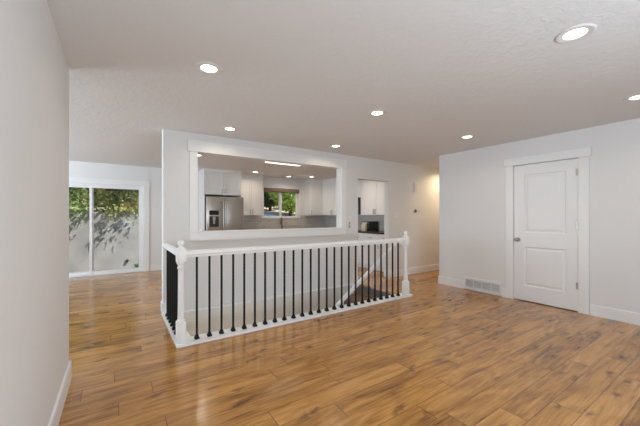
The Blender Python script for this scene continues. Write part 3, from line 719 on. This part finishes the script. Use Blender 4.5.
# range
rg = thing('kitchen_range', 'stainless range with black cooktop below the microwave', 'range', (5.40, 6.485, 0))
bm = NB(); box(bm, (-0.30, -0.379, 0.02), (KRX-0.002-5.40, 0.379, 0.90), 0.004); obj('body', bm, M['steel'], rg)
obj('cooktop', box(NB(), (-0.31, -0.379, 0.9005), (KRX-0.01-5.40, 0.379, 0.918), 0.003), M['darkglass'], rg)
bm = NB(); box(bm, (-0.335, -0.37, 0.22), (-0.301, 0.37, 0.78), 0.006); od = obj('oven_door', bm, M['steel'], rg)
obj('oven_glass', box(NB(), (-0.338, -0.27, 0.34), (-0.334, 0.27, 0.64), 0.002), M['darkglass'], od)
bm = NB(); tube(bm, [(-0.335, -0.31, 0.73), (-0.375, -0.30, 0.73), (-0.375, 0.30, 0.73), (-0.335, 0.31, 0.73)], 0.011, 8); obj('handle', bm, M['steel'], od, 40)
for i in range(5):
    bm = NB(); lathe(bm, [(0.019, 0), (0.019, 0.02), (0.012, 0.026), (0, 0.026)], 16, Matrix.Translation((-0.3005, -0.28+0.14*i, 0.845)) @ Matrix.Rotation(-PI/2, 4, 'Y')); obj('knob', bm, M['dark'], rg, 40)
# toaster oven on the counter
to = thing('toaster_oven', 'black toaster oven with steel front on the dark worktop in the doorway', 'toaster oven', (5.54, 5.915, 0.91))
bm = NB(); box(bm, (-0.14, -0.175, 0.018), (0.16, 0.175, 0.245), 0.012, 3); obj('body', bm, M['dark'], to)
for x in (-0.11, 0.13):
    for y in (-0.14, 0.14):
        bm = NB(); lathe(bm, [(0, 0.0002), (0.014, 0.0002), (0.016, 0.019), (0, 0.019)], 12, Matrix.Translation((x, y, 0))); obj('foot', bm, M['dark'], to)
td = obj('door', box(NB(), (-0.155, -0.075, 0.03), (-0.141, 0.17, 0.235), 0.004), M['steel'], to)
obj('door_glass', box(NB(), (-0.158, -0.05, 0.06), (-0.154, 0.145, 0.185), 0.002), M['darkglass'], td)
bm = NB(); tube(bm, [(-0.155, -0.05, 0.212), (-0.185, -0.045, 0.212), (-0.185, 0.14, 0.212), (-0.155, 0.145, 0.212)], 0.008, 8); obj('handle', bm, M['steel'], td, 40)
cp_ = obj('control_panel', box(NB(), (-0.152, -0.172, 0.03), (-0.141, -0.08, 0.235), 0.003), M['dark'], to)
for z in (0.08, 0.135, 0.19):
    bm = NB(); lathe(bm, [(0.017, 0), (0.017, 0.012), (0.010, 0.018), (0, 0.018)], 16, Matrix.Translation((-0.1515, -0.126, z)) @ Matrix.Rotation(-PI/2, 4, 'Y')); obj('knob', bm, M['steel'], cp_, 40)
lf = thing('food_bag', 'cream paper bag standing in front of the toaster oven', 'bag', (5.28, 5.83, 0.91))
bm = NB(); t = bmesh.new()
lv = [(0.05, 0.075, 0.0003), (0.056, 0.082, 0.05), (0.05, 0.084, 0.12), (0.03, 0.082, 0.165), (0.008, 0.08, 0.195), (0.006, 0.08, 0.215)]
r_ = [[t.verts.new((math.copysign(abs(math.cos(a))**0.6, math.cos(a))*u+random.uniform(-.003, .003), math.copysign(abs(math.sin(a))**0.6, math.sin(a))*v+random.uniform(-.003, .003), z)) for a in [2*PI*q/20 for q in range(20)]] for u, v, z in lv]
for a, b in zip(r_, r_[1:]):
    for q in range(20): t.faces.new((a[q], a[(q+1) % 20], b[(q+1) % 20], b[q]))
t.faces.new(r_[0][::-1]); t.faces.new(r_[-1]); merge(bm, t)
bo = obj('bag_body', bm, M['cream'], lf, 50)
bm = NB(); box(bm, (-0.010, -0.03, 0.192), (0.010, 0.03, 0.202), 0.003); obj('clip', bm, M['plate'], lf)

# ------------------------------------------------------------------ small fittings on the walls
def on_wall(name, label, cat, x, z): return thing(name, label, cat, (x, YM-0.0005, z))
s_ = on_wall('light_switch', 'white double rocker switch plate right of the kitchen doorway', 'light switch', 4.94, 1.31)
obj('plate', box(NB(), (-0.058, -0.006, -0.06), (0.058, 0, 0.06), 0.003), M['plate'], s_)
for x in (-0.026, 0.026): obj('rocker', box(NB(), (x-0.016, -0.010, -0.033), (x+0.016, -0.005, 0.033), 0.002), M['plate'], s_)
s_ = on_wall('light_switch', 'small grey toggle switch between the pass-through and the kitchen doorway', 'light switch', 3.655, 1.12)
obj('plate', box(NB(), (-0.018, -0.006, -0.055), (0.018, 0, 0.055), 0.003), M['nickel'], s_)
obj('toggle', box(NB(), (-0.006, -0.016, -0.012), (0.006, -0.005, 0.012), 0.002), M['plate'], s_)
s_ = on_wall('power_outlet', 'white wall outlet low on the wall near the hallway', 'outlet', 5.86, 0.33)
obj('plate', box(NB(), (-0.035, -0.006, -0.058), (0.035, 0, 0.058), 0.003), M['plate'], s_)
for z in (-0.02, 0.02): obj('socket', box(NB(), (-0.015, -0.008, z-0.014), (0.015, -0.005, z+0.014), 0.002), M['trim'], s_)
s_ = on_wall('door_chime', 'white door chime box with three grey slots high on the hallway wall', 'door chime', 5.56, 1.93)
obj('cover', box(NB(), (-0.065, -0.05, -0.105), (0.065, 0, 0.105), 0.006), M['plate'], s_)
for z in (-0.055, 0.0, 0.055):
    o_ = obj('slot', box(NB(), (-0.030, -0.053, z-0.018), (0.030, -0.049, z+0.018), 0.001), M['louver'], s_)
    o_['label'] = 'grey speaker slot'
s_ = on_wall('thermostat', 'round dark thermostat on the wall below the door chime', 'thermostat', 5.555, 1.405)
bm = NB(); TR = Matrix.Rotation(PI/2, 4, 'X'); lathe(bm, [(0, 0), (0.040, 0), (0.041, 0.02), (0.040, 0.026), (0.036, 0.028)], 28, TR); obj('ring', bm, M['nickel'], s_, 40)
bm = NB(); lathe(bm, [(0.0375, 0.020), (0.036, 0.028), (0, 0.030)], 28, TR); obj('face', bm, M['darkglass'], s_, 40)

# ------------------------------------------------------------------ ceiling lights
def downlight(name, label, x, y, energy, color, group=None):
    t = thing(name, label, 'ceiling light', (x, y, CEIL), 0, group)
    bm = NB(); lathe(bm, [(0.104, -0.0004), (0.103, -0.004), (0.096, -0.008), (0.084, -0.007), (0.064, -0.003), (0.060, -0.0015)], 36); obj('trim_ring', bm, M['ring'], t, 50)
    bm = NB(); lathe(bm, [(0, -0.0035), (0.05, -0.0032), (0.061, -0.002)], 36); ln = obj('lens', bm, M['lens'], t, True); ln['label'] = 'glowing round lens'
    lamp('bulb', 'AREA', (0, 0, -0.012), (0, 0, 0), energy, color, t, shape='DISK', size=0.11, spread=math.radians(150))
    return t
WARM = (1.0, 0.88, 0.74); EL = 2.5
for lab, x, y in (
    ('large recessed ceiling light at upper right, nearest to the viewer', 2.412, 0.69),
    ('recessed ceiling light cut by the right edge of the photo', 4.20, 0.715),
    ('recessed ceiling light at upper left, above the open floor by the left wall', 0.595, 2.45),
    ('recessed ceiling light near the middle of the ceiling', 2.42, 2.455),
    ('recessed ceiling light between the white door and the hallway corner', 4.235, 2.46),
    ('recessed ceiling light above the left end of the pass-through', 1.236, 3.985),
    ('recessed ceiling light above the right end of the pass-through', 2.986, 3.985)):
    downlight('recessed_downlight', lab, x, y, EL, WARM)
for lab, x, y in (
    ('kitchen ceiling light in front of the cabinet left of the window', 2.99, 7.50),
    ('kitchen ceiling light above the kitchen window', 4.13, 7.78),
    ('kitchen ceiling light in front of the corner cabinet', 4.72, 7.48),
    ('kitchen ceiling light just visible at the left jamb of the pass-through', 1.26, 6.03),
    ('kitchen ceiling light near the range side of the doorway', 4.72, 5.6)):
    downlight('kitchen_downlight', lab, x, y, 2.8 if y > 7.2 else 6.5, (1.0, 0.86, 0.70))
downlight('hall_downlight', 'ceiling light in the hallway behind the right wall', 6.4, 4.0, 9.5, (1.0, 0.76, 0.48))
downlight('stairwell_fill', 'unseen fill light added under the floor to brighten the stairwell', 0.15, 3.95, 55.0, (1.0, 0.88, 0.72)).location.z = -0.241  # unseen lamp added to lift the stairwell walls below floor level
cl = thing('strip_light', 'long white fluorescent fixture on the kitchen ceiling behind the pass-through header', 'ceiling light', (2.95, 5.75, CEIL))
bm = NB(); box(bm, (-0.40, -0.14, -0.018), (0.40, 0.14, -0.0004), 0.003); obj('housing', bm, M['plate'], cl)
bm = NB(); sweep(bm, [(-0.135, 0.024), (-0.125, 0.008), (-0.09, 0), (0.09, 0), (0.125, 0.008), (0.135, 0.024)], (-0.39, 0, -0.0425), (0.39, 0, -0.0425), (0, 1, 0)); obj('diffuser', bm, M['tube'], cl, 40)

# ------------------------------------------------------------------ outdoors
struct('patio', box(NB(), (-9, SY+0.16, -0.24), (14, 9.85, -0.10)), M['patio'])
bm = NB()
def hill_z(x, y): return 1.385 if x < 2.6 else min(-0.10+(y-9.85)*0.30, 1.355+(y-14.7)*0.12)+0.03*math.sin(x*2.1+y)
XS = [-9+i*0.5 for i in range(58)]; YS = [9.85+i*0.6 for i in range(30)]
gv = [[bm.verts.new((x, y, hill_z(x, y)+(0.05*(j) if x < 2.6 else 0))) for j, y in enumerate(YS)] for x in XS]
for i in range(len(XS)-1):
    for j in range(len(YS)-1): bm.faces.new((gv[i][j], gv[i+1][j], gv[i+1][j+1], gv[i][j+1]))
struct('hillside', bm, M['dirt'], True)
bm = NB(); box(bm, (-9, 9.62, -0.14), (2.6, 9.86, 1.40), 0.01); box(bm, (2.36, 9.86, -0.14), (2.6, 14, 1.40), 0.01)
struct('retaining_wall', bm, M['concrete'])
dp = thing('drain_pipe', 'short black drain pipe end low in the retaining wall', 'pipe', (0.215, 9.62, 0.10))
bm = NB(); lathe(bm, [(0.028, 0), (0.038, 0), (0.038, 0.05), (0.028, 0.05), (0.028, 0.002), (0, 0.002)], 18, Matrix.Rotation(PI/2, 4, 'X')); obj('pipe_end', bm, M['dark'], dp, 40)
gw = thing('weed_tuft', 'bright green weed tuft at the foot of the retaining wall', 'plant', (0.46, 9.5, -0.10))
bm = NB()
for i in range(60):
    a = random.uniform(0, 2*PI); r = random.uniform(0, 0.05); h = random.uniform(0.05, 0.13); le = random.uniform(0.02, 0.08)
    p0 = Vector((r*math.cos(a), r*math.sin(a), 0)); p2 = p0+Vector((le*math.cos(a), le*math.sin(a), h)); p1 = (p0+p2)/2+Vector((0, 0, 0.02)); s = Vector((-math.sin(a), math.cos(a), 0))*0.006
    v = [bm.verts.new(q) for q in (p0-s, p0+s, p1+s, p2, p1-s)]; bm.faces.new(v)
obj('blades', bm, M['grass'], gw)

def leaves(bm, pts, size, rnd):
    for c in pts:
        d = Vector((rnd.gauss(0, 1), rnd.gauss(0, 1), rnd.gauss(-0.3, 0.8))).normalized(); s = d.orthogonal().normalized()
        s = Matrix.Rotation(rnd.uniform(0, 2*PI), 3, d) @ s; n = d.cross(s); L_ = size*rnd.uniform(0.7, 1.3)
        a = c; tip = c+d*L_; m1 = c+d*L_*0.45+s*L_*0.30+n*L_*0.08; m2 = c+d*L_*0.45-s*L_*0.30+n*L_*0.08
        v = [bm.verts.new(q) for q in (a, m1, tip, m2)]
        bm.faces.new((v[0], v[1], v[2])); bm.faces.new((v[0], v[2], v[3]))
def plant(name, label, cat, base, crown, n, size, m, seed, trunk=0.03, sprigs=0):
    """crown = list of (centre offset, radii) lumps relative to base"""
    rnd = random.Random(seed)
    t = thing(name, label, cat, base)
    bm = NB(); tot = sum(r[0]*r[1]*r[2] for _, r in crown)
    for c, r in crown:
        k = int(n*r[0]*r[1]*r[2]/tot); P = []
        for _ in range(k):
            v = Vector((rnd.gauss(0, 1), rnd.gauss(0, 1), rnd.gauss(0, 1))).normalized()*(rnd.random()**0.45)
            P.append(Vector((c[0]+v.x*r[0], c[1]+v.y*r[1], c[2]+v.z*r[2])))
        leaves(bm, P, size, rnd)
    for _ in range(sprigs):
        x0 = rnd.uniform(-0.38, 0.47); ln = rnd.uniform(0.15, 0.42); dz = rnd.uniform(-0.45, 0.05); dx = rnd.uniform(-0.12, 0.04); P = []
        for q in range(9):
            u = q/8.0
            P.append(Vector((x0+dx*u+rnd.uniform(-.02, .02), -0.42-ln*u+rnd.uniform(-.02, .02), 0.10+dz*u*u+rnd.uniform(-.02, .02))))
        leaves(bm, P, size, rnd)
    obj('foliage', bm, m, t)
    bm = NB()
    for c, r in crown:
        c = Vector(c); q = Vector((c.x*0.4, c.y*0.4, c.z*0.55))
        tube(bm, [Vector((0, 0, 0)), q, c, c+Vector((0, 0, r[2]*0.5))], [trunk, trunk*0.75, trunk*0.4, trunk*0.2], 8)
    obj('stem', bm, M['bark'], t, 40)
    return t
rnd = random.Random(3)
hedge = [(-2.22, 'dense green shrub on the retaining wall, furthest left', 'leaf_green', 0),
         (-1.09, 'yellow-green shrub hanging over the retaining wall in the left glass pane', 'leaf_green', 1),
         (0.05, 'green and gold shrub spilling over the wall in the right glass pane', 'leaf_gold', 2),
         (1.19, 'green shrub on the retaining wall at the right edge of the glass door', 'leaf_green', 4)]
for x, lab, lm, sdv in hedge:
    cr = [((0, 0.15, 0.85), (0.50, 0.45, 0.85)), ((-0.2, -0.10, 0.35), (0.30, 0.34, 0.42)), ((0.2, -0.10, 0.30), (0.30, 0.34, 0.40)),
          ((0.0, -0.36, 0.14), (0.48, 0.16, 0.20))]
    kx = 1.16 if x == 0.05 else 1.0
    cr = [((c[0]*kx, c[1], c[2]), (q[0]*kx, q[1], q[2])) for c, q in cr]
    plant('overhanging_shrub', lab, 'shrub', (x, 10.05, 1.39), cr, 6000, 0.085, M[lm], 20+sdv, 0.03, sprigs=26)
# taller growth up the slope behind the hedge
for x, y, lab, sdv in ((-2.6, 12.3, 'tall dark tree on the slope, left of the glass door view', 1), (-0.6, 12.6, 'tall dark tree on the slope behind the shrubs, centre of the glass door', 2), (1.4, 12.4, 'tall dark tree on the slope behind the shrubs, right of the glass door', 3)):
    plant('hillside_tree', lab, 'tree', (x, y, 1.50), [((0, 0, 1.2), (0.92, 0.8, 1.2)), ((0.05, 0, 2.6), (0.85, 0.8, 1.0))], 6000, 0.13, M['leaf_dark'], 50+sdv, 0.07)
# trees seen through the kitchen window
for x, y, lab, lm, n_, sz, sdv in (
    (7.65, 16.8, 'dark evergreen tree in the left half of the kitchen window', 'leaf_deep', 9000, 0.15, 1),
    (7.85, 14.6, 'sunlit lime green tree in the right half of the kitchen window', 'leaf_lime', 8000, 0.14, 2),
    (10.45, 17.6, 'dark tree at the right edge of the kitchen window', 'leaf_dark', 8000, 0.15, 3),
    (9.9, 23.3, 'dark tree beyond the left edge of the kitchen window', 'leaf_dark', 8000, 0.16, 4),
    (8.95, 19.9, 'tall dark tree at the back, between the lime tree and evergreen', 'leaf_deep', 8000, 0.18, 5)):
    zb = hill_z(x, y)-0.03
    plant('garden_tree', lab, 'tree', (x, y, zb), [((0, 0, 0.85), (0.85, 0.8, 0.62)), ((0.3, 0.1, 1.75), (0.95, 0.9, 1.0)), ((-0.4, 0, 1.5), (0.85, 0.8, 0.9))], n_, sz, M[lm], 70+sdv, 0.08)

# unseen tree added by the house corner to shade part of the retaining wall
plant('shade_tree', 'unseen slender tree added beside the house to shade the retaining wall', 'tree', (2.1, 9.0, -0.10), [((-0.6, -0.55, 5.0), (0.75, 0.5, 0.55)), ((0.2, -0.3, 5.6), (0.7, 0.6, 0.6)), ((0.3, -0.2, 4.3), (0.4, 0.3, 0.3))], 900, 0.12, M['leaf_green'], 91, 0.06)
tp = thing('tarp', 'low blue tarp on the ground outside the left pane of the kitchen window', 'tarp', (6.25, 14.1, hill_z(6.25, 14.1)))
bm = NB(); rn = random.Random(5)
g_ = [[bm.verts.new((-0.75+0.15*i, -0.35+0.14*j, 0.12*max(0, 1-((i-5)/5.0)**4)*max(0, 1-((j-2.5)/2.5)**4)+rn.uniform(0, 0.03)+(0.14*j-0.35)*0.28)) for j in range(6)] for i in range(11)]
for i in range(10):
    for j in range(5): bm.faces.new((g_[i][j], g_[i+1][j], g_[i+1][j+1], g_[i][j+1]))
obj('cover', bm, mat('blue_tarp', (0.06, 0.10, 0.19), 0.5), tp, True)

GROUPS = {'recessed_downlight': 'recessed lights in the living room ceiling', 'kitchen_downlight': 'recessed lights in the kitchen ceiling', 'wall_cabinet': 'white kitchen wall cabinets',
          'base_cabinet': 'white kitchen base cabinets', 'overhanging_shrub': 'shrubs over the retaining wall', 'garden_tree': 'trees beyond the kitchen window',
          'hillside_tree': 'trees on the slope behind the shrubs', 'light_switch': 'light switches on the kitchen wall', 'countertop': 'dark kitchen worktops'}
for o in SC.objects:
    g_n = o.name.split('.')[0]
    if o.parent is None and g_n in GROUPS and 'label' in o: o['group'] = GROUPS[g_n]
